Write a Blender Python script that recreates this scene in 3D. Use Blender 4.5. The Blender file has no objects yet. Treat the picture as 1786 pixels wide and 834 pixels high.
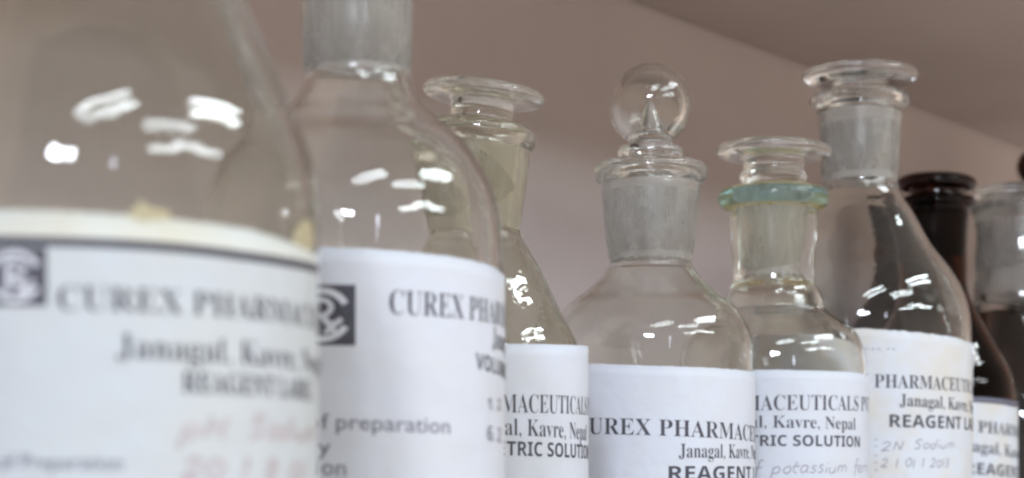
import bpy, bmesh, math, random
from mathutils import Vector
random.seed(7)
C = bpy.context.scene.collection
SC = bpy.context.scene

# ------------------------------------------------------------------ camera
F, PX, HY = 3400.0, 893.0, 850.0       # focal length, centre column and horizon row of the photograph, in its pixels
EYE = 0.078                            # camera height above the shelf
cam = bpy.data.cameras.new('camera'); co = bpy.data.objects.new('camera', cam); C.objects.link(co)
co.location = (0, 0, EYE); co.rotation_euler = (math.pi/2, 0, 0)
cam.sensor_width = 36; cam.lens = 36*F/1786; cam.shift_y = (HY-417)/1786
cam.clip_start = .01; cam.clip_end = 100
cam.dof.use_dof = True; cam.dof.focus_distance = .71; cam.dof.aperture_fstop = 14.8
SC.camera = co

# ------------------------------------------------------------------ world: dim even room light
w = bpy.data.worlds.new("World"); SC.world = w; w.use_nodes = True
bg = w.node_tree.nodes['Background']; bg.inputs[1].default_value = 1.1
_tc0 = w.node_tree.nodes.new('ShaderNodeTexCoord'); _sx = w.node_tree.nodes.new('ShaderNodeSeparateXYZ')
w.node_tree.links.new(_tc0.outputs['Generated'], _sx.inputs[0])
def _wramp(src, lo, hi, stops):
    m_ = w.node_tree.nodes.new('ShaderNodeMapRange'); m_.inputs['From Min'].default_value = lo; m_.inputs['From Max'].default_value = hi
    r_ = w.node_tree.nodes.new('ShaderNodeValToRGB'); w.node_tree.links.new(src, m_.inputs['Value']); w.node_tree.links.new(m_.outputs[0], r_.inputs[0])
    while len(r_.color_ramp.elements) < len(stops): r_.color_ramp.elements.new(.5)
    for e_, (p_, c_) in zip(r_.color_ramp.elements, stops): e_.position = p_; e_.color = (*c_, 1)
    return r_.outputs[0]
_up = _wramp(_sx.outputs['Z'], -1, 1, [(0, (1.0, .85, .77)), (.35, (.75, .65, .60)), (.50, (.42, .37, .35)), (.66, (.26, .24, .23)), (1, (.24, .225, .22))])   # floor, walls, ceiling
_rt = _wramp(_sx.outputs['X'], -1, 1, [(0, (.62, .66, .72)), (.5, (.84, .86, .88)), (.85, (1.0, .93, .84)), (1, (1.0, .92, .82))])    # warmer to the right
_mu = w.node_tree.nodes.new('ShaderNodeMix'); _mu.data_type = 'RGBA'; _mu.blend_type = 'MULTIPLY'; _mu.inputs[0].default_value = 1
w.node_tree.links.new(_up, _mu.inputs[6]); w.node_tree.links.new(_rt, _mu.inputs[7]); w.node_tree.links.new(_mu.outputs[2], bg.inputs[0])
SC.view_settings.view_transform = 'Standard'; SC.view_settings.look = 'None'
SC.view_settings.exposure = .19; SC.view_settings.gamma = 1

cy = SC.cycles
cy.max_bounces = 20; cy.transmission_bounces = 18; cy.transparent_max_bounces = 12
cy.diffuse_bounces = 4; cy.glossy_bounces = 8
cy.caustics_refractive = True; cy.caustics_reflective = True; cy.blur_glossy = .6
cy.sample_clamp_indirect = 25; cy.sample_clamp_direct = 0
cy.use_denoising = True; cy.use_adaptive_sampling = False
SC.render.filter_size = 1.6; cy.pixel_filter_type = 'BLACKMAN_HARRIS'; cy.filter_width = 2.5

# ------------------------------------------------------------------ lamps of the room (fluorescent tubes in pairs, windows)
def area(name, p, q, width, L, col):
    """rectangular lamp from p to q (long axis), facing the bottles"""
    p, q = Vector(p), Vector(q); m = (p+q)/2
    l = bpy.data.lights.new(name, 'AREA'); l.shape = 'ELLIPSE' if name == 'window_light' else 'RECTANGLE'
    l.size = (q-p).length; l.size_y = width; l.color = col
    l.energy = L*math.pi*l.size*width
    o = bpy.data.objects.new(name, l); C.objects.link(o); o.location = m
    z = (m-Vector((.05, .7, .1))).normalized()          # lamp shines along -z
    x = (q-p).normalized(); y = z.cross(x).normalized(); z = x.cross(y).normalized()
    from mathutils import Matrix
    o.rotation_euler = Matrix((x, y, z)).transposed().to_euler()
TUBE = (.86, .96, 1.0)
def luminaire(a, b, L=30, gap=.29):
    a, b = Vector((*a, 2.05)), Vector((*b, 2.05)); d = (b-a).normalized(); n = Vector((d.y, -d.x, 0))*gap/2
    for s in (-1, 1):
        area('ceiling_tube', a+n*s, b+n*s, .046, L*1.25, TUBE)
luminaire((.03, -1.65), (.86, -.82))
luminaire((1.45, -1.40), (2.35, -.50), 24)
luminaire((1.78, -.10), (2.42, 1.08), 44)
luminaire((3.0, -3.3), (3.9, -2.4), 30)
luminaire((3.2, -2.1), (4.1, -1.2), 30)
luminaire((4.3, -1.5), (5.2, -.6), 30)
area('window_light', (-1.02, -4.75, 1.86), (-.42, -4.9, 1.82), .62, 92, (.80, .86, 1.0))
area('window_light', (-.30, -4.9, 1.84), (.10, -5.0, 1.82), .5, 70, (.80, .85, 1.0))
area('window_light', (1.95, -4.9, 1.25), (1.95, -4.9, 1.85), .16, 12, (.75, .80, 1.0))

# ------------------------------------------------------------------ materials
def mat(name):
    m = bpy.data.materials.new(name); m.use_nodes = True
    return m, m.node_tree, m.node_tree.nodes['Principled BSDF']
def noise(nt, scale, detail=4, vec=None, rough=.55):
    n = nt.nodes.new('ShaderNodeTexNoise'); n.inputs['Scale'].default_value = scale; n.inputs['Detail'].default_value = detail
    n.inputs['Roughness'].default_value = rough
    tc = nt.nodes.new('ShaderNodeTexCoord'); nt.links.new(tc.outputs['Object'], n.inputs['Vector'])
    return n
def ramp(nt, src, stops):
    r = nt.nodes.new('ShaderNodeValToRGB'); nt.links.new(src, r.inputs[0])
    while len(r.color_ramp.elements) < len(stops): r.color_ramp.elements.new(.5)
    for e, (p, c) in zip(r.color_ramp.elements, stops): e.position = p; e.color = (*c, 1)
    return r.outputs[0]
def paint(name, c1, c2, scale, rough, bump=.1):
    m, nt, b = mat(name); n = noise(nt, scale)
    nt.links.new(ramp(nt, n.outputs[0], [(.3, c1), (.7, c2)]), b.inputs['Base Color'])
    b.inputs['Roughness'].default_value = rough
    n2 = noise(nt, scale*12); bp = nt.nodes.new('ShaderNodeBump'); bp.inputs['Strength'].default_value = bump; bp.inputs['Distance'].default_value = .001
    nt.links.new(n2.outputs[0], bp.inputs['Height']); nt.links.new(bp.outputs[0], b.inputs['Normal'])
    return m
def glass(name, col, rough=0.0, film=.04, filmcol=(.8, .8, .76), wavy=.25, grime=0, smear=.03, streak=False):
    """glass with a thin uneven film of dust; col tints each surface"""
    m, nt, b = mat(name)
    b.inputs['Base Color'].default_value = (*col, 1); b.inputs['Transmission Weight'].default_value = 1
    b.inputs['Roughness'].default_value = rough; b.inputs['IOR'].default_value = 1.5
    n = noise(nt, 90, 3); bp = nt.nodes.new('ShaderNodeBump'); bp.inputs['Strength'].default_value = wavy; bp.inputs['Distance'].default_value = .0006
    nt.links.new(n.outputs[0], bp.inputs['Height']); nt.links.new(bp.outputs[0], b.inputs['Normal'])
    d = nt.nodes.new('ShaderNodeBsdfDiffuse'); d.inputs[0].default_value = (*filmcol, 1)
    t = nt.nodes.new('ShaderNodeBsdfTranslucent'); t.inputs[0].default_value = (*filmcol, 1)
    a = nt.nodes.new('ShaderNodeAddShader')
    h = nt.nodes.new('ShaderNodeMixShader'); h.inputs[0].default_value = .42
    nt.links.new(d.outputs[0], h.inputs[1]); nt.links.new(t.outputs[0], h.inputs[2])
    mx = nt.nodes.new('ShaderNodeMixShader')
    n2 = noise(nt, 45, 6, rough=.7)
    if streak:                                                   # grinding marks and uneven contact run round and down the joint
        mp = nt.nodes.new('ShaderNodeMapping'); mp.inputs['Scale'].default_value = (4.5, 4.5, .35); tc_ = nt.nodes.new('ShaderNodeTexCoord')
        nt.links.new(tc_.outputs['Object'], mp.inputs['Vector']); nt.links.new(mp.outputs[0], n2.inputs['Vector'])
    mr = nt.nodes.new('ShaderNodeMapRange'); mr.inputs['From Min'].default_value = .38; mr.inputs['From Max'].default_value = .64
    mr.inputs['To Min'].default_value = film*.45; mr.inputs['To Max'].default_value = film*1.6+grime
    nt.links.new(n2.outputs[0], mr.inputs['Value'])
    n3 = noise(nt, 620, 2, rough=.4); ms = nt.nodes.new('ShaderNodeMapRange')          # dust specks and seeds in the glass
    ms.inputs['From Min'].default_value = .70; ms.inputs['From Max'].default_value = .78; ms.inputs['To Max'].default_value = .14 if film else 0
    nt.links.new(n3.outputs[0], ms.inputs['Value'])
    n4 = noise(nt, 14, 5, rough=.75); mt = nt.nodes.new('ShaderNodeMapRange')            # wiped smears
    mt.inputs['From Min'].default_value = .52; mt.inputs['From Max'].default_value = .72; mt.inputs['To Max'].default_value = smear if film else 0
    nt.links.new(n4.outputs[0], mt.inputs['Value'])
    ad = nt.nodes.new('ShaderNodeMath'); ad.operation = 'ADD'; nt.links.new(mr.outputs[0], ad.inputs[0]); nt.links.new(ms.outputs[0], ad.inputs[1])
    ae = nt.nodes.new('ShaderNodeMath'); ae.operation = 'ADD'; ae.use_clamp = True; nt.links.new(ad.outputs[0], ae.inputs[0]); nt.links.new(mt.outputs[0], ae.inputs[1])
    nt.links.new(ae.outputs[0], mx.inputs[0])
    nt.links.new(b.outputs[0], mx.inputs[1]); nt.links.new(h.outputs[0], mx.inputs[2])
    nt.links.new(mx.outputs[0], nt.nodes['Material Output'].inputs['Surface'])
    nt.nodes.remove(a)
    return m
CLEAR = glass('clear_glass', (.955, .958, .935), film=.005, wavy=.12, smear=.014)
SMOKY = glass('smoky_glass', (.85, .845, .805), film=.015, wavy=.1)
OLIVE = glass('olive_glass', (.885, .88, .82), film=.03, filmcol=(.6, .58, .45), wavy=.4)
YELLOWISH = glass('yellowish_glass', (.958, .958, .925), film=.02, filmcol=(.75, .74, .6), wavy=.15)
GROUND = glass('ground_glass', (.95, .955, .94), rough=.30, film=.44, filmcol=(.97, .96, .93), wavy=.1, streak=True)
PLUG = glass('ground_plug_glass', (.96, .965, .95), rough=.24, film=.22, filmcol=(.97, .96, .95), wavy=.2, streak=True)
PLUG_WARM = glass('ground_plug_warm_glass', (.94, .93, .86), rough=.24, film=.2, filmcol=(.92, .89, .78), wavy=.2, streak=True)
GROUND_OLIVE = glass('ground_olive_glass', (.90, .89, .80), rough=.32, film=.46, filmcol=(.94, .88, .72), wavy=.1, streak=True)
GROUND_YELLOW = glass('ground_yellow_glass', (.95, .945, .86), rough=.42, film=.55, filmcol=(.88, .86, .76), wavy=.1, streak=True)
TEAL = glass('teal_rim_glass', (.47, .83, .88), film=.02, filmcol=(.3, .55, .6), wavy=.3)
STAINED = glass('stained_glass', (.93, .88, .60), film=.14, filmcol=(.72, .62, .25), wavy=.6, grime=.3)
AMBER = glass('amber_glass', (.10, .025, .008), film=0, filmcol=(.12, .07, .05))
AMBER_GROUND = glass('ground_amber_glass', (.08, .02, .012), rough=.35, film=.0, filmcol=(.10, .05, .03))
for m_ in (AMBER, AMBER_GROUND): m_.node_tree.nodes['Principled BSDF'].inputs['IOR'].default_value = 1.28
AMBER_DARK = glass('dark_amber_glass', (.03, .007, .004), film=0)
AMBER_DARK.node_tree.nodes['Principled BSDF'].inputs['IOR'].default_value = 1.35
BROWN_LIQUID = glass('brown_liquid', (.07, .022, .012), film=.0, wavy=0)
def paper_mat(name, base, stain, amount):
    m, nt, b = mat(name)
    n = noise(nt, 38, 5)
    nt.links.new(ramp(nt, n.outputs[0], [(.42, base), (.42+amount, tuple(.6*p+.4*q for p, q in zip(base, stain))), (1.0, stain)]), b.inputs['Base Color'])
    b.inputs['Roughness'].default_value = .62
    n2 = noise(nt, 420, 3); n3 = noise(nt, 60, 2)
    bp = nt.nodes.new('ShaderNodeBump'); bp.inputs['Strength'].default_value = .25; bp.inputs['Distance'].default_value = .0004
    nt.links.new(n2.outputs[0], bp.inputs['Height'])
    bq = nt.nodes.new('ShaderNodeBump'); bq.inputs['Strength'].default_value = .5; bq.inputs['Distance'].default_value = .0022
    nt.links.new(n3.outputs[0], bq.inputs['Height']); nt.links.new(bp.outputs[0], bq.inputs['Normal']); nt.links.new(bq.outputs[0], b.inputs['Normal'])
    return m
PAPER = paper_mat('label_paper', (.605, .64, .715), (.575, .57, .54), .3)
PAPER_OLD = paper_mat('label_paper_worn', (.52, .565, .60), (.52, .55, .52), .2)
CREAM = paper_mat('label_paper_cream', (.62, .64, .61), (.58, .52, .34), .18)
RESIDUE = paper_mat('yellow_residue', (.62, .57, .38), (.55, .46, .22), .2)
RESIDUE.node_tree.nodes['Principled BSDF'].inputs['Alpha'].default_value = .5
PAPER_STAINED = paper_mat('label_paper_stained', (.61, .645, .70), (.60, .53, .40), .16)
def ink(name, c):
    m, nt, b = mat(name); n = noise(nt, 900, 3)
    nt.links.new(ramp(nt, n.outputs[0], [(.3, c), (.8, tuple(v*1.6+.02 for v in c))]), b.inputs['Base Color']); b.inputs['Roughness'].default_value = .55
    return m
INK = ink('black_ink', (.035, .035, .05)); INKG = ink('grey_ink', (.10, .10, .14)); PEN = ink('grey_pen', (.25, .24, .29)); PENB = ink('brown_pen', (.36, .335, .355))
LOGOW = PAPER

# ------------------------------------------------------------------ helpers
def mesh_obj(name, verts, faces, mats, parent=None, fmats=None, smooth=False, sharp=None):
    me = bpy.data.meshes.new(name); me.from_pydata([tuple(v) for v in verts], [], faces); me.update()
    for m in mats: me.materials.append(m)
    if fmats: me.polygons.foreach_set('material_index', fmats)
    if smooth: me.polygons.foreach_set('use_smooth', [True]*len(me.polygons))
    o = bpy.data.objects.new(name, me); C.objects.link(o)
    if parent: o.parent = parent
    return o
def structure(o, label=None):
    o['kind'] = 'structure'
    return o
def smooth_curve(pts, n=6):
    """Catmull-Rom through (r, z, mat); a repeated point makes a corner"""
    out = []
    P = [p for p in pts]
    for i in range(len(P)-1):
        p1, p2 = P[i], P[i+1]
        if (p1[0]-p2[0])**2+(p1[1]-p2[1])**2 < 1e-16: continue
        p0 = P[i-1] if i > 0 else p1; p3 = P[i+2] if i+2 < len(P) else p2
        d12 = math.dist(p1[:2], p2[:2])
        def tan(a, b, c):
            la, lc = math.dist(a[:2], b[:2]), math.dist(b[:2], c[:2])
            if la < 1e-9 or lc < 1e-9: return None
            return [((b[k]-a[k])/la*lc+(c[k]-b[k])/lc*la)/(la+lc) for k in (0, 1)]
        t1, t2 = tan(p0, p1, p2), tan(p1, p2, p3)
        ch = [(p2[k]-p1[k])/d12 for k in (0, 1)]
        t1 = t1 or ch; t2 = t2 or ch
        for j in range(n):
            t = j/n; h = (2*t**3-3*t**2+1, t**3-2*t**2+t, -2*t**3+3*t**2, t**3-t**2)
            out.append(tuple(h[0]*p1[k]+h[1]*t1[k]*d12+h[2]*p2[k]+h[3]*t2[k]*d12 for k in (0, 1))+(p1[2],))
    out.append(tuple(P[-1][:3]))
    return out
def lathe(name, loops, mats, parent, seg=112, wob=0.0):
    """loops: list of (closed-at-axis) profiles [(r, z, mat)], ordered so that the outside lies to the right going up"""
    V, Fc, FM = [], [], []
    ph = random.uniform(0, 6)
    for prof in loops:
        rings = []
        for r, z, m in prof:
            if r < 1e-6: rings.append([len(V)]); V.append((0, 0, z))
            else:
                b = len(V); rings.append(list(range(b, b+seg)))
                for k in range(seg):
                    a = 2*math.pi*k/seg; rr = r*(1+wob*math.sin(2*a+ph)+wob*.6*math.sin(3*a+1.7*ph+z*40))
                    V.append((rr*math.cos(a), rr*math.sin(a), z))
        for i in range(len(rings)-1):
            A, B = rings[i], rings[i+1]; m = prof[i][2]
            if len(A) == 1 and len(B) == 1: continue
            for k in range(seg):
                l = (k+1) % seg
                if len(A) == 1: f = (A[0], B[l], B[k])
                elif len(B) == 1: f = (A[k], A[l], B[0])
                else: f = (A[k], A[l], B[l], B[k])
                Fc.append(f); FM.append(m)
    return mesh_obj(name, V, Fc, mats, parent, FM, smooth=True)

# --- lettering: plain strings mapped to upright serif bold / sans bold forms of the built-in font
def conv(s, style):
    if style == 'sans': return s
    u, l, d = {'serif': (0x1d400, 0x1d41a, 0x1d7ce), 'bold': (0x1d5d4, 0x1d5ee, 0x1d7ec)}[style]
    return ''.join(chr(u+ord(c)-65) if 'A' <= c <= 'Z' else chr(l+ord(c)-97) if 'a' <= c <= 'z' else chr(d+ord(c)-48) if '0' <= c <= '9' else c for c in s)
_tc = {}
def text_data(s, style, thin=0.0):
    """flat letter mesh (verts 2-D, faces) plus the pen position before each character"""
    key = (s, style, thin)
    if key in _tc: return _tc[key]
    def build(body):
        c = bpy.data.curves.new('lettering', 'FONT'); c.body = body; c.resolution_u = 3; c.offset = -thin
        o = bpy.data.objects.new('lettering', c); C.objects.link(o)
        dg = bpy.context.evaluated_depsgraph_get(); me = bpy.data.meshes.new_from_object(o.evaluated_get(dg))
        bpy.data.objects.remove(o); bpy.data.curves.remove(c); return me
    bar = build('|'); bw = max(v.co.x for v in bar.vertices)
    adv = []
    for i in range(len(s)+1):
        me = build(conv(s[:i], style)+'|'); adv.append(max(v.co.x for v in me.vertices)-bw); bpy.data.meshes.remove(me)
    me = build(conv(s, style))
    H = build(conv('H', style)); cap = max(v.co.y for v in H.vertices)
    _tc[key] = (me, adv, cap)
    return _tc[key]

class Bottle:
    def __init__(self, name, cx, Z, label, cat, group='glass reagent bottles standing in a row on the shelf'):
        self.cx, self.Z = cx, Z
        self.X = (cx-PX)*Z/F
        self.root = bpy.data.objects.new(name, None); C.objects.link(self.root)
        self.root.location = (self.X, Z, 0); self.root.empty_display_size = .03
        self.root['label'] = label; self.root['category'] = cat; self.root['group'] = group
    def R(self, rpx): return rpx*self.Z/F
    def z(self, y): return EYE+(HY-y)*self.Z/F
    def prof(self, pts):
        """[(r_px, y_px, mat)] -> metres"""
        return [(self.R(p[0]), self.z(p[1]), p[2] if len(p) > 2 else 0) for p in pts]
    def body(self, outer, bore, mats, thick=.0022, wob=.003, rim_m=None):
        """outer: from shoulder base upward to the rim (px); bore: inner neck from rim down (px). Body wall below is the outer one offset."""
        o = self.prof(outer); R0 = o[0][0]
        lo = [(0, .0035, 0), (R0*.72, .0025, 0), (R0*.86, .0004, 0), (R0*.93, .0004, 0), (R0*.985, .004, 0), (R0, .010, 0), (R0, .03, 0)]
        cur = smooth_curve(lo+o)
        b = self.prof(bore)
        zb = b[-1][1]
        inner = []
        for i, (r, z, m) in enumerate(cur):
            if z >= zb-.0005 or z < .012 or r < R0*.2: continue
            a, c = cur[max(i-1, 0)], cur[min(i+1, len(cur)-1)]
            d = math.hypot(c[0]-a[0], c[1]-a[1]) or 1; nr, nz = (c[1]-a[1])/d, -(c[0]-a[0])/d
            q = (r-nr*thick, z-nz*thick, 0)
            if q[1] < zb-.0012 and q[0] > .004: inner.append(q)
        inner = inner[::-1]
        rb = b[-1][0]
        inner = [q for q in inner if q[0] > rb*.94]
        inb = smooth_curve(b, 4)
        bot = [(R0-thick*1.3, .009, 0), (R0*.9, .0052, 0), (R0*.7, .0055, 0), (0, .0065, 0)]
        prof = cur + inb + inner + bot
        self.inner = inner + bot
        return lathe('glass_body', [prof], mats, self.root, wob=0)
    def stopper(self, pts, mats, tilt=None, extra=None, name='stopper'):
        """pts from the plug's bottom centre up to the top centre (px)"""
        loops = [smooth_curve(self.prof(pts), 5)]
        if extra: loops.append(smooth_curve(self.prof(extra), 8))
        o = lathe(name, loops, mats, self.root)
        if tilt:
            from mathutils import Matrix
            piv = Vector((0, 0, self.z(tilt[2])))
            M = Matrix.Translation(piv) @ Matrix.Rotation(math.radians(tilt[0]), 4, 'Y') @ Matrix.Rotation(math.radians(tilt[1]), 4, 'X') @ Matrix.Translation(-piv)
            o.data.transform(M)
        return o
    # ---- label surface: pixel -> (arc length s, height z) on a cylinder of radius Rl
    def hit(self, px, py):
        d = Vector(((px-PX)/F, 1.0)); c = Vector((self.X, self.Z))
        a = d.dot(d); b = -2*d.dot(c); cc = c.dot(c)-self.Rl**2; D = b*b-4*a*cc
        if D < 0: t = -b/(2*a)
        else: t = (-b-math.sqrt(D))/(2*a)
        x, y = d*t-c
        th = math.atan2(x, -y)
        return self.Rl*th, EYE+(HY-py)/F*t
    def P(self, s, z, off=0.0):
        r = self.Rl+off; th = s/self.Rl
        return (r*math.sin(th), -r*math.cos(th), z)
    def label(self, rpx, top, zbot, th0, th1, paper, line=None, band=None, ragged=.00009, text=None):
        self.Rl = self.R(rpx)+.0003
        self.lv, self.lf, self.lm = [], [], []
        self.lmats = [paper, INK, INKG, PEN, LOGOW, band or paper]
        tp = sorted(self.hit(*p) for p in top)
        def lerp(T, s):
            if s <= T[0][0]: return T[0][1]+(s-T[0][0])*((T[1][1]-T[0][1])/(T[1][0]-T[0][0]) if len(T) > 1 else 0)*.3
            for a, b in zip(T, T[1:]):
                if s <= b[0]:
                    t = (s-a[0])/(b[0]-a[0]); t = t*t*(3-2*t) if False else t
                    return a[1]+(b[1]-a[1])*t
            return T[-1][1]
        s0, s1 = math.radians(th0)*self.Rl, math.radians(th1)*self.Rl
        n = 90; cols = []
        ln = sorted(self.hit(*p) for p in line) if line else None
        for i in range(n+1):
            s = s0+(s1-s0)*i/n; zt = lerp(tp, s)+(random.uniform(-1, 1)*ragged if ragged else 0)
            zl = lerp(ln, s) if ln else zt-.004
            cols.append((s, [zbot, zbot+(zl-zbot)*.33, zbot+(zl-zbot)*.66, zl, zt]))
        for side in (0, 1):
            b = len(self.lv)
            off = .00014 if side == 0 else 0
            for s, zs in cols:
                for z in zs: self.lv.append(self.P(s, z, off))
            for i in range(n):
                for j in range(4):
                    f = (b+i*5+j, b+(i+1)*5+j, b+(i+1)*5+j+1, b+i*5+j+1)
                    self.lf.append(f if side == 0 else f[::-1]); self.lm.append(5 if (band and j == 3) else 0)
        m = (n+1)*5
        for i in range(n):                                   # paper thickness at top and bottom
            for j, fl in ((4, 1), (0, 0)):
                f = (i*5+j, (i+1)*5+j, m+(i+1)*5+j, m+i*5+j); self.lf.append(f if fl else f[::-1]); self.lm.append(5 if band and j else 0)
        for i, fl in ((0, 1), (n, 0)):
            for j in range(4):
                f = (i*5+j, i*5+j+1, m+i*5+j+1, m+i*5+j); self.lf.append(f[::-1] if fl else f); self.lm.append(0)
        if line:
            pts = [(c[0], c[1][3]) for c in cols]; self.ribbon_sz(pts, .0017 if band is CREAM else .0011, 1)
    def ribbon_sz(self, pts, wd, mi, off=.00020):
        """flat ink stroke along (s, z) points"""
        P = []
        for a, b in zip(pts, pts[1:]):
            k = max(1, int(math.dist(a, b)/.0012))
            P += [(a[0]+(b[0]-a[0])*i/k, a[1]+(b[1]-a[1])*i/k) for i in range(k)]
        P.append(pts[-1])
        b0 = len(self.lv)
        for i, p in enumerate(P):
            a, c = P[max(i-1, 0)], P[min(i+1, len(P)-1)]; d = math.dist(a, c) or 1
            nx, nz = -(c[1]-a[1])/d*wd/2, (c[0]-a[0])/d*wd/2
            self.lv.append(self.P(p[0]+nx, p[1]+nz, off)); self.lv.append(self.P(p[0]-nx, p[1]-nz, off))
        for i in range(len(P)-1):
            q = b0+2*i; self.lf.append((q, q+1, q+3, q+2)); self.lm.append(mi)
    def write(self, s, style, i, pa, j, pb, cap_px, mi=1, thin=.0, only=None):
        """lettering whose pen position before char i stands at pixel pa (on the baseline) and before char j at pb; capitals cap_px high at pa"""
        me, adv, cap = text_data(s, style, thin)
        sa, za = self.hit(*pa); sb, zb = self.hit(*pb); _, zc = self.hit(pa[0], pa[1]-cap_px)
        k = (sb-sa)/(adv[j]-adv[i]); h = (zc-za)/cap; sl = (zb-za)/(sb-sa)
        bm = bmesh.new(); bm.from_mesh(me)
        for v in bm.verts: v.co = (sa+(v.co.x-adv[i])*k, v.co.y*h, 0)
        xs = [v.co.x for v in bm.verts]; x = min(xs)
        while x < max(xs):
            x += .0016
            g = list(bm.verts)+list(bm.edges)+list(bm.faces)
            bmesh.ops.bisect_plane(bm, geom=g, plane_co=(x, 0, 0), plane_no=(1, 0, 0))
        b0 = len(self.lv); bm.verts.ensure_lookup_table(); bm.verts.index_update()
        for v in bm.verts: self.lv.append(self.P(v.co.x, za+v.co.y+(v.co.x-sa)*sl, .00022))
        for f in bm.faces:
            if abs(max(v.co.x for v in f.verts)/self.Rl) > 2.4: continue
            idx = [b0+v.index for v in f.verts]
            if f.normal.z < 0: idx = idx[::-1]
            self.lf.append(idx); self.lm.append(mi)
        bm.free()
    def pen(self, s, pa, pb, size_px, wd=.0005, mi=3):
        """handwriting between two pixels on the line"""
        sa, za = self.hit(*pa); sb, zb = self.hit(*pb); _, zc = self.hit(pa[0], pa[1]-size_px); h = zc-za
        tot = sum(GL[c][0] for c in s); k = (sb-sa)/tot; sl = (zb-za)/(sb-sa); x = 0
        rr = random.Random(len(s)*7+3)
        for c in s:
            wdt, strokes = GL[c]; jy = rr.uniform(-.06, .06); js = rr.uniform(.92, 1.08)
            for st in strokes:
                pts = [(u, v) for u, v in st]
                if len(pts) > 2:
                    q = smooth_curve([(u, v, 0) for u, v in pts], 4); pts = [(p[0], p[1]) for p in q]
                out = []
                for u, v in pts:
                    v = v*js+jy; ss = sa+(x+u+.18*v)*k; out.append((ss, za+v*h+(ss-sa)*sl))
                self.ribbon_sz(out, wd, mi)
            x += wdt
    def poly(self, fn, quads, mi, off):
        b = len(self.lv)
        for q in quads:
            k = len(self.lv)
            for p in q: s, z = fn(*p); self.lv.append(self.P(s, z, off))
            self.lf.append(tuple(range(k, k+len(q)))); self.lm.append(mi)
    def logo(self, x0, y0, x1, y1):
        """dark square emblem: pale broken ring round a prescription sign"""
        sA, zA = self.hit(x0, y1); sB, zB = self.hit(x1, y1); _, zT = self.hit(x1, y0)
        fn = lambda u, v: (sA+(sB-sA)*u, zA+(zB-zA)*u+(zT-zB)*v)
        n = 12
        self.poly(fn, [[(i/n, 0), ((i+1)/n, 0), ((i+1)/n, 1), (i/n, 1)] for i in range(n)], 1, .00018)
        def arc(a0, a1, ro, ri, k=22):
            q = []
            for i in range(k):
                a, b = math.radians(a0+(a1-a0)*i/k), math.radians(a0+(a1-a0)*(i+1)/k)
                c = lambda r, t: (.5+r*math.cos(t), .5+r*math.sin(t))
                q.append([c(ri, a), c(ro, a), c(ro, b), c(ri, b)])
            self.poly(fn, q, 4, .00024)
        arc(28, 332, .45, .345, 40)
        def st(pts, wd):
            q = []
            P = smooth_curve([(u, v, 0) for u, v in pts], 4)
            for a, b in zip(P, P[1:]):
                d = math.dist(a[:2], b[:2]) or 1; nx, ny = -(b[1]-a[1])/d*wd/2, (b[0]-a[0])/d*wd/2
                q.append([(a[0]-nx, a[1]-ny), (b[0]-nx, b[1]-ny), (b[0]+nx, b[1]+ny), (a[0]+nx, a[1]+ny)])
            self.poly(fn, q, 4, .00028)
        st([(.40, .22), (.40, .75)], .10)
        st([(.38, .74), (.56, .74), (.65, .64), (.56, .50), (.40, .49)], .085)
        st([(.50, .50), (.72, .18)], .09); st([(.80, .44), (.55, .20)], .075); st([(.60, .45), (.60, .40), (.80, .42)], .03)
    def finish_label(self, text=None):
        fx = [f[::1] for f in self.lf]
        o = mesh_obj('paper_label', self.lv, fx, self.lmats, self.root, self.lm, smooth=False)
        for p, m in zip(o.data.polygons, self.lm): p.use_smooth = m in (0, 5)
        if text: o['label'] = text
        return o

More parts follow.
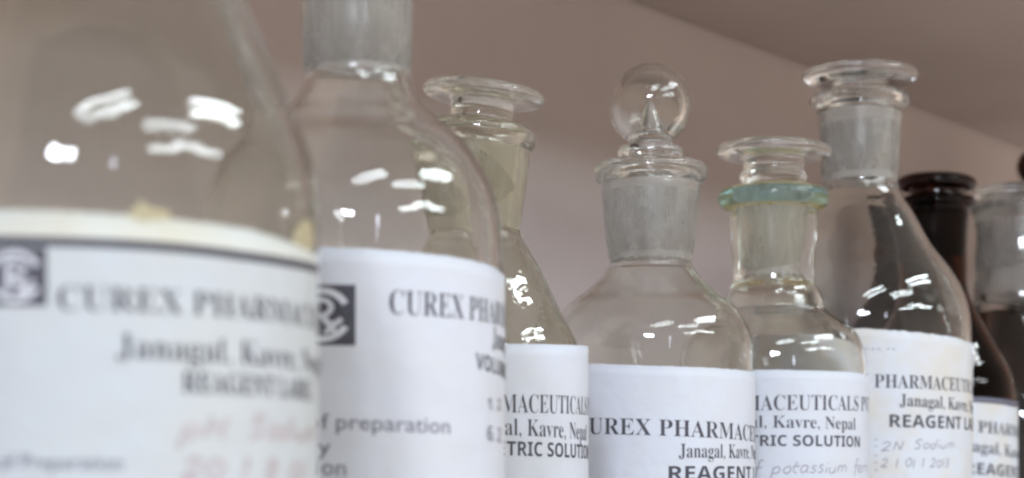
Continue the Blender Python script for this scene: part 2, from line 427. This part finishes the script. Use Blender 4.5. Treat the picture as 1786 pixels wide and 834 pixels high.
# handwriting strokes: advance, [polylines] in units of x (right) and y (1 = tall letter)
GL = {' ': (.5, []), '-': (.5, [[(.1, .35), (.4, .35)]]), '.': (.35, [[(.1, .0), (.16, .03)]]), ',': (.3, [[(.12, .05), (.05, -.15)]]),
 '/': (.5, [[(.05, -.1), (.4, .95)]]), '1': (.35, [[(.15, .85), (.15, 0)]]), '0': (.6, [[(.3, .8), (.1, .6), (.1, .2), (.3, 0), (.5, .25), (.48, .6), (.3, .8)]]),
 '2': (.65, [[(.08, .65), (.25, .85), (.48, .68), (.3, .3), (.05, .02)], [(.05, .02), (.55, .04)]]),
 '3': (.6, [[(.1, .8), (.35, .82), (.42, .6), (.2, .45), (.45, .3), (.3, 0), (.08, .08)]]),
 '8': (.6, [[(.45, .75), (.2, .82), (.15, .6), (.42, .3), (.3, .02), (.12, .2), (.45, .62), (.45, .75)]]),
 'N': (.75, [[(.1, 0), (.14, .8)], [(.14, .8), (.5, .05)], [(.5, .05), (.58, .85)]]),
 'S': (.6, [[(.5, .75), (.3, .88), (.12, .68), (.42, .35), (.35, .05), (.08, .1)]]),
 'H': (.75, [[(.1, 0), (.14, .85)], [(.5, 0), (.55, .85)], [(.12, .42), (.52, .45)]]),
 'o': (.5, [[(.28, .5), (.1, .35), (.12, .08), (.3, 0), (.44, .22), (.38, .45), (.28, .5)]]),
 'a': (.55, [[(.42, .45), (.2, .5), (.08, .25), (.18, .02), (.36, .12), (.44, .45)], [(.44, .45), (.42, .08), (.52, .02)]]),
 'd': (.55, [[(.4, .42), (.2, .48), (.08, .22), (.2, .0), (.4, .15)], [(.46, .95), (.42, .05)]]),
 'e': (.48, [[(.1, .22), (.38, .32), (.28, .5), (.1, .38), (.1, .1), (.28, 0), (.44, .1)]]),
 'f': (.4, [[(.42, .9), (.28, .95), (.2, .6), (.16, -.25)], [(.05, .45), (.4, .48)]]),
 'i': (.25, [[(.12, .45), (.12, .02)], [(.14, .68), (.16, .73)]]),
 'l': (.28, [[(.15, .95), (.12, .03)]]),
 'm': (.8, [[(.08, .45), (.08, 0)], [(.08, .3), (.24, .48), (.34, .35), (.34, 0)], [(.34, .3), (.5, .48), (.62, .35), (.64, .02)]]),
 'n': (.55, [[(.08, .45), (.08, 0)], [(.08, .3), (.26, .48), (.4, .35), (.42, .02)]]),
 'p': (.55, [[(.1, .48), (.06, -.42)], [(.1, .38), (.3, .5), (.44, .3), (.3, .04), (.1, .08)]]),
 'r': (.4, [[(.1, .45), (.1, 0)], [(.1, .28), (.22, .44), (.36, .44)]]),
 's': (.42, [[(.36, .42), (.2, .5), (.12, .36), (.32, .18), (.22, .0), (.05, .05)]]),
 't': (.38, [[(.18, .85), (.14, .1), (.3, .03)], [(.02, .5), (.36, .54)]]),
 'u': (.55, [[(.08, .45), (.1, .08), (.28, .02), (.4, .2)], [(.42, .45), (.42, .02)]]),
 'y': (.5, [[(.08, .45), (.22, .1)], [(.42, .45), (.12, -.4)]])}

# ------------------------------------------------------------------ the setting: cabinet wall and two shelf boards
WALL = paint('mauve_wall_paint', (.565, .505, .485), (.63, .56, .54), 6, .55, .12)
BOARD = paint('brown_board_paint', (.44, .37, .34), (.49, .42, .39), 9, .5, .12)
SHELF = paint('shelf_laminate', (.74, .68, .63), (.78, .72, .67), 9, .4, .05)
W0 = Vector((-.16, .80, 0)); WD = Vector((.59, .81, 0)).normalized(); WN = Vector((WD.y, -WD.x, 0))
def slab(name, t0, t1, d0, d1, z0, z1, m, flare=0):
    P = [W0+WD*t+WN*(d+(flare*(t-.3) if d == d1 else 0))+Vector((0, 0, z)) for z in (z0, z1) for d in (d0, d1) for t in (t0, t1)]
    o = mesh_obj(name, P, [(0, 2, 3, 1), (4, 5, 7, 6), (0, 1, 5, 4), (2, 6, 7, 3), (0, 4, 6, 2), (1, 3, 7, 5)], [m])
    bm = bmesh.new(); bm.from_mesh(o.data); bmesh.ops.recalc_face_normals(bm, faces=bm.faces)
    bmesh.ops.bevel(bm, geom=bm.edges[:], offset=.0015, segments=2, affect='EDGES'); bm.to_mesh(o.data); bm.free()
    return structure(o)
CEIL = EYE+.276
slab('wall', -1.3, 3.2, -.02, 0, -.35, .9, WALL)
slab('shelf', -1.2, 3.1, .0005, .40, -.02, 0, SHELF)
def board(name, outline, z0, z1, m):
    """board with a many-sided outline given as (distance along the wall, distance from it)"""
    V = [W0+WD*t+WN*d+Vector((0, 0, z)) for z in (z0, z1) for t, d in outline]; n = len(outline)
    o = mesh_obj(name, V, [tuple(range(n)), tuple(range(2*n-1, n-1, -1))]+[(i, (i+1) % n, n+(i+1) % n, n+i) for i in range(n)], [m])
    bm = bmesh.new(); bm.from_mesh(o.data); bmesh.ops.recalc_face_normals(bm, faces=bm.faces)
    bmesh.ops.bevel(bm, geom=bm.edges[:], offset=.0015, segments=2, affect='EDGES'); bm.to_mesh(o.data); bm.free()
    return structure(o)
board('upper_shelf', [(-1.2, .005), (2.6, .005), (2.6, .40), (1.3, .40), (.3, .25), (-1.2, .25)], CEIL, CEIL+.018, BOARD)

# ------------------------------------------------------------------ the bottles, front to back
def disc_stopper(b, disc_r, y_top, y_bot, stem_r, plug_top_r, plug_top_y, plug_bot_r, plug_bot_y, mats, dome=6, tilt=None, hollow=True, step=None):
    """flat-headed ground stopper; mats = [clear, ground]"""
    m = (y_top+y_bot)/2; h = (y_bot-y_top)/2
    pts = [(0, plug_bot_y, 0), (plug_bot_r*.8, plug_bot_y, 0), (plug_bot_r*.97, plug_bot_y-1.5, 1), (plug_bot_r, plug_bot_y-4, 1),
           (plug_top_r-(plug_top_r-plug_bot_r)*.2, plug_top_y+24, 0), (plug_top_r, plug_top_y+2, 0), (plug_top_r*.99, plug_top_y-1, 0)]
    if step: pts += [(step[0], step[1], 0), (step[0]*.97, step[1]-3, 0)]
    pts += [(stem_r*1.02, plug_top_y-6 if not step else step[1]-6, 0), (stem_r, y_bot+7, 0), (stem_r*1.01, y_bot+1.5, 0), (stem_r*1.03, y_bot, 0), (stem_r*1.03, y_bot, 0), (disc_r*.84, y_bot-.5, 0), (disc_r*.96, y_bot-h*.4, 0),
            (disc_r, m+h*.1, 0), (disc_r*.965, m-h*.45, 0), (disc_r*.86, m-h*.85, 0), (disc_r*.5, y_top-dome*.5+1, 0), (0, y_top-dome*.8, 0)]
    extra = None
    if hollow:
        r = plug_bot_r*.62
        extra = [(0, plug_top_y+14, 0), (r*.7, plug_top_y+16, 0), (r, plug_top_y+24, 0), (r, plug_bot_y-22, 0), (r*.8, plug_bot_y-12, 0), (0, plug_bot_y-9, 0)]
    return b.stopper(pts, mats, tilt, extra)

# 1 - big blurred bottle at far left
b = Bottle('reagent_bottle', 165, .385, 'largest and nearest clear glass bottle, blurred, with a yellow-stained dark-lined label, far left', 'bottle')
b.body([(389, 600), (389, 380), (388, 335), (383, 295), (368, 245), (338, 175), (303, 90), (262, 0), (225, -80), (175, -160), (130, -215), (112, -250), (110, -290), (112, -400), (126, -425), (130, -440), (124, -452), (112, -452)],
       [(112, -452, 1), (97, -446, 1), (88, -250, 0), (90, -235, 0)], [SMOKY, GROUND], .0026)
disc_stopper(b, 130, -540, -505, 70, 96, -450, 87, -262, [CLEAR, PLUG])
b.label(389, [(-30, 366), (90, 368), (200, 374), (330, 386), (430, 400), (500, 421), (540, 440), (552, 452)], .012, -80, 86, PAPER_OLD,
        line=[(-30, 420), (60, 421), (165, 424), (300, 432), (420, 446), (500, 458), (553, 470)], band=CREAM, ragged=.00012)
b.logo(-28, 432, 82, 534)
b.write('CUREX PHARMACEUTICALS PVT. LTD.', 'serif', 0, (98, 541), 5, (318, 548), 42, thin=.006)
b.write('Janagal, Kavre, Nepal', 'serif', 0, (203, 624), 8, (404, 634), 42, thin=.006)
b.write('REAGENT LABEL', 'serif', 0, (316, 684), 7, (478, 692), 36)
b.write('Date of Preparation', 'sans', 8, (36, 818), 19, (216, 820), 26, mi=2)
b.lmats[3] = PENB; b.pen('pH Sodium', (312, 762), (548, 770), 46, .0011); b.pen('20 1 8 01', (312, 834), (530, 838), 44, .0011)
b.finish_label('worn label with a cream top margin, dark line and yellow stains')
def residue(b, pts, name='dried_residue'):
    """thin irregular crust on the glass, outline given in photo pixels"""
    hs = [b.hit(*p) for p in pts]; cs = sum(h[0] for h in hs)/len(hs); cz = sum(h[1] for h in hs)/len(hs)
    V = [b.P(cs, cz, .0004)]+[b.P(s, z, .0001) for s, z in hs]+[b.P(cs, cz, -.0001)]+[b.P(s, z, -.0001) for s, z in hs]
    n = len(hs); Fc = []
    for i in range(n):
        j = (i+1) % n; Fc += [(0, 1+i, 1+j), (n+1, n+2+j, n+2+i), (1+i, n+2+i, n+2+j, 1+j)]
    o = mesh_obj(name, V, Fc, [RESIDUE], b.root); bm = bmesh.new(); bm.from_mesh(o.data); bmesh.ops.recalc_face_normals(bm, faces=bm.faces); bm.to_mesh(o.data); bm.free()
residue(b, [(212, 388), (222, 372), (236, 362), (248, 348), (256, 360), (275, 364), (296, 368), (300, 392), (250, 392)])
residue(b, [(508, 432), (514, 404), (524, 392), (532, 382), (543, 388), (547, 420), (540, 446), (520, 438)])

# 2 - bottle with round shoulder, cut by the top of the frame
b = Bottle('reagent_bottle', 624, .52, 'round-shouldered clear bottle cut off by the top of the picture, second from the left', 'bottle')
b.body([(254, 800), (254, 440), (252, 400), (242, 350), (217, 295), (186, 250), (143, 210), (112, 178), (98, 152), (93, 132), (94, 120), (98, 0), (101, -60), (118, -82), (122, -95), (116, -106), (104, -108)],
       [(104, -108, 1), (88, -100, 1), (76, 118, 1), (78, 134, 0)], [CLEAR, GROUND], .0024)
disc_stopper(b, 122, -190, -150, 60, 87, -106, 75, 128, [CLEAR, PLUG])
b.label(254, [(380, 434), (480, 429), (560, 431), (640, 434), (720, 440), (800, 450), (840, 459), (864, 468), (877, 480)], .012, -84, 88, PAPER)
b.logo(506, 497, 620, 603)
b.write('CUREX PHARMACEUTICALS PVT. LTD.', 'serif', 0, (677, 548), 7, (833, 560), 42, thin=.008)
b.write('Janagal, Kavre, Nepal', 'serif', 0, (858, 606), 3, (874, 612), 36, thin=.006)
b.write('VOLUMETRIC SOLUTION', 'bold', 0, (829, 643), 4, (872, 656), 28)
b.write('Date of preparation', 'sans', 8, (584, 749), 19, (786, 757), 27, mi=2)
b.write('Prepared by', 'sans', 10, (555, 792), 11, (577, 793), 28, mi=2)
b.write('Expiration', 'sans', 8, (560, 828), 10, (606, 830), 28, mi=2)
b.write('1. 2', 'bold', 0, (848, 714), 2, (862, 715), 20, mi=2)
b.write('6. 2', 'bold', 0, (848, 768), 2, (862, 770), 26, mi=2)
b.finish_label()

# 3 - olive flask with tilted flat stopper
b = Bottle('reagent_bottle', 838, .68, 'olive-tinted conical flask with a tilted flat stopper, behind the round-shouldered bottle', 'flask')
gb = b.body([(181, 800), (181, 680), (180, 645), (176, 620), (167, 596), (140, 545), (108, 477), (78, 424), (69, 408), (70, 396), (83, 300), (86, 262), (86, 258), (86, 258), (94, 250), (96, 240), (93, 224), (80, 216)],
       [(80, 216, 0), (70, 222, 0), (68, 254, 1), (56, 400, 0), (60, 414, 0)], [OLIVE, GROUND_OLIVE, OLIVE], .0022)
for v in gb.data.vertices:                                   # the neck leans: its rim is not level
    t = min(1, max(0, (v.co.z-b.z(380))/(b.z(250)-b.z(380)))); v.co.z -= v.co.x*.10*t
disc_stopper(b, 108, 152, 177, 56, 69, 222, 57, 372, [OLIVE, PLUG_WARM], dome=14, tilt=(6.8, 0, 215))
b.label(186, [(700, 606), (800, 601), (880, 600), (950, 600.5), (1000, 602), (1022, 603.5)], .012, -80, 90, PAPER)
b.write('CUREX PHARMACEUTICALS PVT. LTD.', 'serif', 10, (874, 720), 19, (1012, 723), 32, thin=.01)
b.write('Janagal, Kavre, Nepal', 'serif', 4, (864, 758), 16, (992, 765), 29, thin=.008)
b.write('VOLUMETRIC SOLUTION', 'bold', 5, (866, 794), 17, (1016, 800), 25)
b.finish_label()

# 4 - bottle with hollow ball stopper
b = Bottle('reagent_bottle', 1134, .80, 'clear bottle with a hollow ball stopper and a blue-white label, centre right', 'bottle')
b.body([(180, 800), (180, 660), (179, 620), (175, 584), (162, 556), (143, 531), (110, 506), (86, 483), (76, 468), (71, 460), (73, 452), (78, 420), (85, 335), (86, 322), (86, 322), (94, 316), (99, 303), (96, 290), (84, 283)],
       [(84, 283, 0), (72, 288, 0), (71, 318, 1), (60, 452, 0), (64, 462, 0)], [CLEAR, GROUND], .0022)
cy_, rb = 184, 72.5
ball = [(rb*math.sin(math.radians(a)), cy_-rb*math.cos(math.radians(a)), 0) for a in range(148, -1, -12)]
ball[-1] = (0, cy_-rb, 0)
pts = [(0, 448, 0), (46, 448, 0), (57, 446, 1), (59, 440, 1), (69.5, 314, 0), (71, 288, 0), (69, 284, 0), (50, 281, 0), (53, 277, 0), (57, 268, 0), (53, 258, 0), (40, 253, 0), (37, 249, 0)]+ball[0:]
ri = 57
cav = [(ri*math.sin(math.radians(a)), cy_-ri*math.cos(math.radians(a)), 0) for a in range(0, 141, 10)]
cav[0] = (0, cy_-ri, 0)
cav += [(33, 231, 0), (28, 231, 0), (28, 231, 0), (17, 207, 0), (7, 184, 0), (0, 172, 0)]
hol = [(0, 306, 0), (30, 307, 0), (42, 316, 0), (40, 384, 0), (30, 398, 0), (0, 402, 0)]
sm = smooth_curve
smooth_curve = lambda p, n=6: sm(p, n)
cavp = b.prof(cav)
o = lathe('stopper', [sm(b.prof(pts), 5), sm(cavp, 8), sm(b.prof(hol), 5)], [CLEAR, PLUG], b.root)
b.label(180, [(940, 633), (1020, 634), (1080, 636), (1134, 638), (1200, 640), (1260, 643), (1300, 647), (1313, 650)], .012, -88, 90, PAPER)
b.write('CUREX PHARMACEUTICALS PVT. LTD.', 'serif', 1, (1027, 757), 6, (1148, 760), 28, thin=.006)
b.write('Janagal, Kavre, Nepal', 'serif', 0, (1184, 798), 9, (1270, 799), 24, thin=.004)
b.write('REAGENT LABEL', 'bold', 0, (1162, 838), 7, (1309, 838), 25)
b.finish_label()

# 5 - bottle with teal rim
b = Bottle('reagent_bottle', 1349, .875, 'yellow-stained bottle with a teal rim and flat stopper, right of the ball-stoppered bottle', 'bottle')
b.body([(162, 800), (162, 670), (161, 645), (155, 606), (143, 584), (121, 565), (98, 549), (89, 540), (86, 528), (84, 518), (79, 505), (72, 494), (71, 486), (74, 420), (76, 368, 3), (76, 366, 3), (76, 366, 3), (88, 363, 2), (96, 354, 2), (97, 345, 2), (92, 334, 3), (74, 327, 3)],
       [(74, 327, 3), (48, 331, 1), (34, 482, 0), (40, 496, 0)], [YELLOWISH, GROUND, TEAL, STAINED], .0022)
disc_stopper(b, 101, 251, 277, 53, 45.5, 333, 31, 474, [YELLOWISH, PLUG_WARM], dome=7, step=(59, 308), tilt=(1.4, 0, 300), hollow=False)
b.label(162, [(1190, 646), (1312, 645), (1400, 646), (1470, 648), (1500, 651), (1511, 655)], .012, -88, 90, PAPER)
b.write('CUREX PHARMACEUTICALS PVT. LTD.', 'serif', 11, (1327, 716), 21, (1497, 717), 26, thin=.008)
b.write('Janagal, Kavre, Nepal', 'serif', 9, (1347, 746), 21, (1492, 750), 21, thin=.006)
b.write('VOLUMETRIC SOLUTION', 'bold', 7, (1323, 778), 19, (1500, 780), 19)
b.pen('of potassium ferri', (1296, 829), (1512, 822), 26, .00055)
b.finish_label()

# 6 - tall conical flask, flat stopper
b = Bottle('reagent_bottle', 1500, .97, 'tall clear conical flask with a flat stopper and torn-edged label, standing before the brown bottle', 'flask')
b.body([(190, 800), (190, 640), (190, 590), (188, 555), (179, 520), (155, 474), (122, 430), (90, 370), (69, 336), (65, 322), (67, 300), (72, 215), (74, 200), (78, 190), (85, 183), (87, 174), (82, 166), (74, 164)],
       [(74, 164, 0), (62, 170, 0), (61, 196, 1), (52, 316, 0), (55, 330, 0)], [CLEAR, GROUND], .0024)
disc_stopper(b, 101, 120, 147, 43, 61, 168, 51, 308, [CLEAR, PLUG], dome=6)
b.label(190, [(1310, 568), (1420, 569), (1485, 572), (1540, 575), (1600, 580), (1650, 586), (1688, 596)], .012, -84, 90, PAPER_STAINED, ragged=.0003)
b.write('CUREX PHARMACEUTICALS PVT. LTD.', 'serif', 6, (1524, 676), 13, (1655, 681), 23, thin=.004)
b.write('Janagal, Kavre, Nepal', 'serif', 0, (1569, 708), 8, (1648, 713), 21)
b.write('REAGENT LABEL', 'bold', 0, (1548, 745), 7, (1676, 749), 22)
b.pen('2N Sodium', (1535, 786), (1665, 782), 19, .0006); b.pen('2 1 01 1 2013', (1535, 815), (1655, 815), 18, .0006)
for y in (770, 782, 798, 810, 824): b.pen('-', (1522, y), (1531, y-2), 6, .0005)
b.pen('---.--', (1506, 612), (1562, 613), 12, .0006)
b.finish_label('label with a torn, ragged upper edge')

# 7 - amber flask
b = Bottle('reagent_bottle', 1632, 1.13, 'dark amber glass bottle with a flat stopper, behind the tall clear flask', 'bottle')
b.body([(138, 800), (138, 720), (136, 688), (128, 652), (113, 622), (78, 560), (60, 522), (54, 500), (53, 470), (56, 380), (58, 364), (66, 360), (70, 354), (66, 347), (56, 345)],
       [(56, 345, 1), (47, 349, 1), (40, 490, 0), (43, 505, 0)], [AMBER, AMBER_GROUND], .0025)
disc_stopper(b, 70, 308, 332, 44, 46, 350, 39, 450, [AMBER_DARK, AMBER_GROUND], dome=6, tilt=(1.5, 0, 340))
b.label(138, [(1520, 688), (1632, 690), (1700, 692), (1740, 695), (1767, 700)], .012, -88, 88, PAPER_STAINED, line=([(1520, 697), (1632, 699), (1700, 700), (1740, 703), (1767, 708)]), band=INKG)
b.write('CUREX PHARMACEUTICALS PVT. LTD.', 'serif', 4, (1676, 752), 8, (1740, 757), 20)
b.write('Janagal, Kavre, Nepal', 'serif', 2, (1678, 786), 8, (1746, 794), 20)
b.write('REAGENT LABEL', 'bold', 0, (1680, 826), 5, (1762, 832), 20)
b.finish_label('white label with a dark line along its top edge')

# 8 - clear bottle holding brown liquid
b = Bottle('reagent_bottle', 1778, 1.27, 'clear-necked bottle holding dark brown liquid, at the right edge of the picture', 'bottle')
b.body([(150, 800), (150, 760), (148, 725), (140, 690), (125, 655), (100, 610), (84, 570), (76, 535), (74, 520), (76, 460), (80, 376), (84, 368), (84, 358), (76, 355)],
       [(76, 355, 1), (66, 360, 1), (58, 515, 0), (60, 530, 0)], [CLEAR, GROUND], .0024)
disc_stopper(b, 82, 326, 348, 52, 65, 362, 57, 470, [CLEAR, PLUG], dome=3)
zl = b.z(548); liq = [(r-.0001, z, 0) for r, z, m in b.inner if z < zl and r > 0]
liq = [(0, .0069, 0)]+[(r-.0002, z+.0003, 0) for r, z, m in liq[::-1]]
liq += [(liq[-1][0]*.97, liq[-1][1]+.0004, 0), (0, liq[-1][1]+.0004, 0)]
lathe('liquid', [liq], [BROWN_LIQUID], b.root)

# 9 - farthest amber bottle with a ball stopper
b = Bottle('reagent_bottle', 1806, 1.43, 'dark bottle with a small round stopper, farthest back, at the right edge', 'bottle')
b.body([(105, 800), (105, 520), (103, 490), (92, 465), (65, 440), (50, 420), (42, 400), (40, 388), (42, 350), (44, 335), (50, 331), (50, 325), (42, 323)],
       [(42, 323, 1), (33, 326, 1), (30, 388, 0), (32, 400, 0)], [AMBER, AMBER_GROUND], .0024)
rb, cy_ = 32, 291
ball = [(rb*math.sin(math.radians(a)), cy_-rb*math.cos(math.radians(a)), 0) for a in range(150, -1, -15)]; ball[-1] = (0, cy_-rb, 0)
b.stopper([(0, 375, 0), (25, 375, 0), (29, 373, 1), (32, 326, 0), (22, 322, 0), (17, 320, 0)]+ball, [AMBER_DARK, AMBER_GROUND])

# 10 - amber bottle seen only through the tall clear flask
b = Bottle('reagent_bottle', 1598, 1.30, 'dark amber bottle showing only through the glass of the tall conical flask', 'bottle')
b.body([(122, 800), (122, 640), (120, 600), (108, 560), (88, 520), (70, 480), (64, 440), (66, 380), (70, 368), (72, 360), (68, 353), (60, 350)],
       [(60, 350, 1), (50, 354, 1), (44, 440, 0), (46, 452, 0)], [AMBER, AMBER_GROUND], .0024)
b.stopper([(0, 430, 0), (40, 430, 0), (44, 428, 1), (49, 352, 0), (30, 349, 0), (0, 347, 0)], [AMBER, AMBER_GROUND])
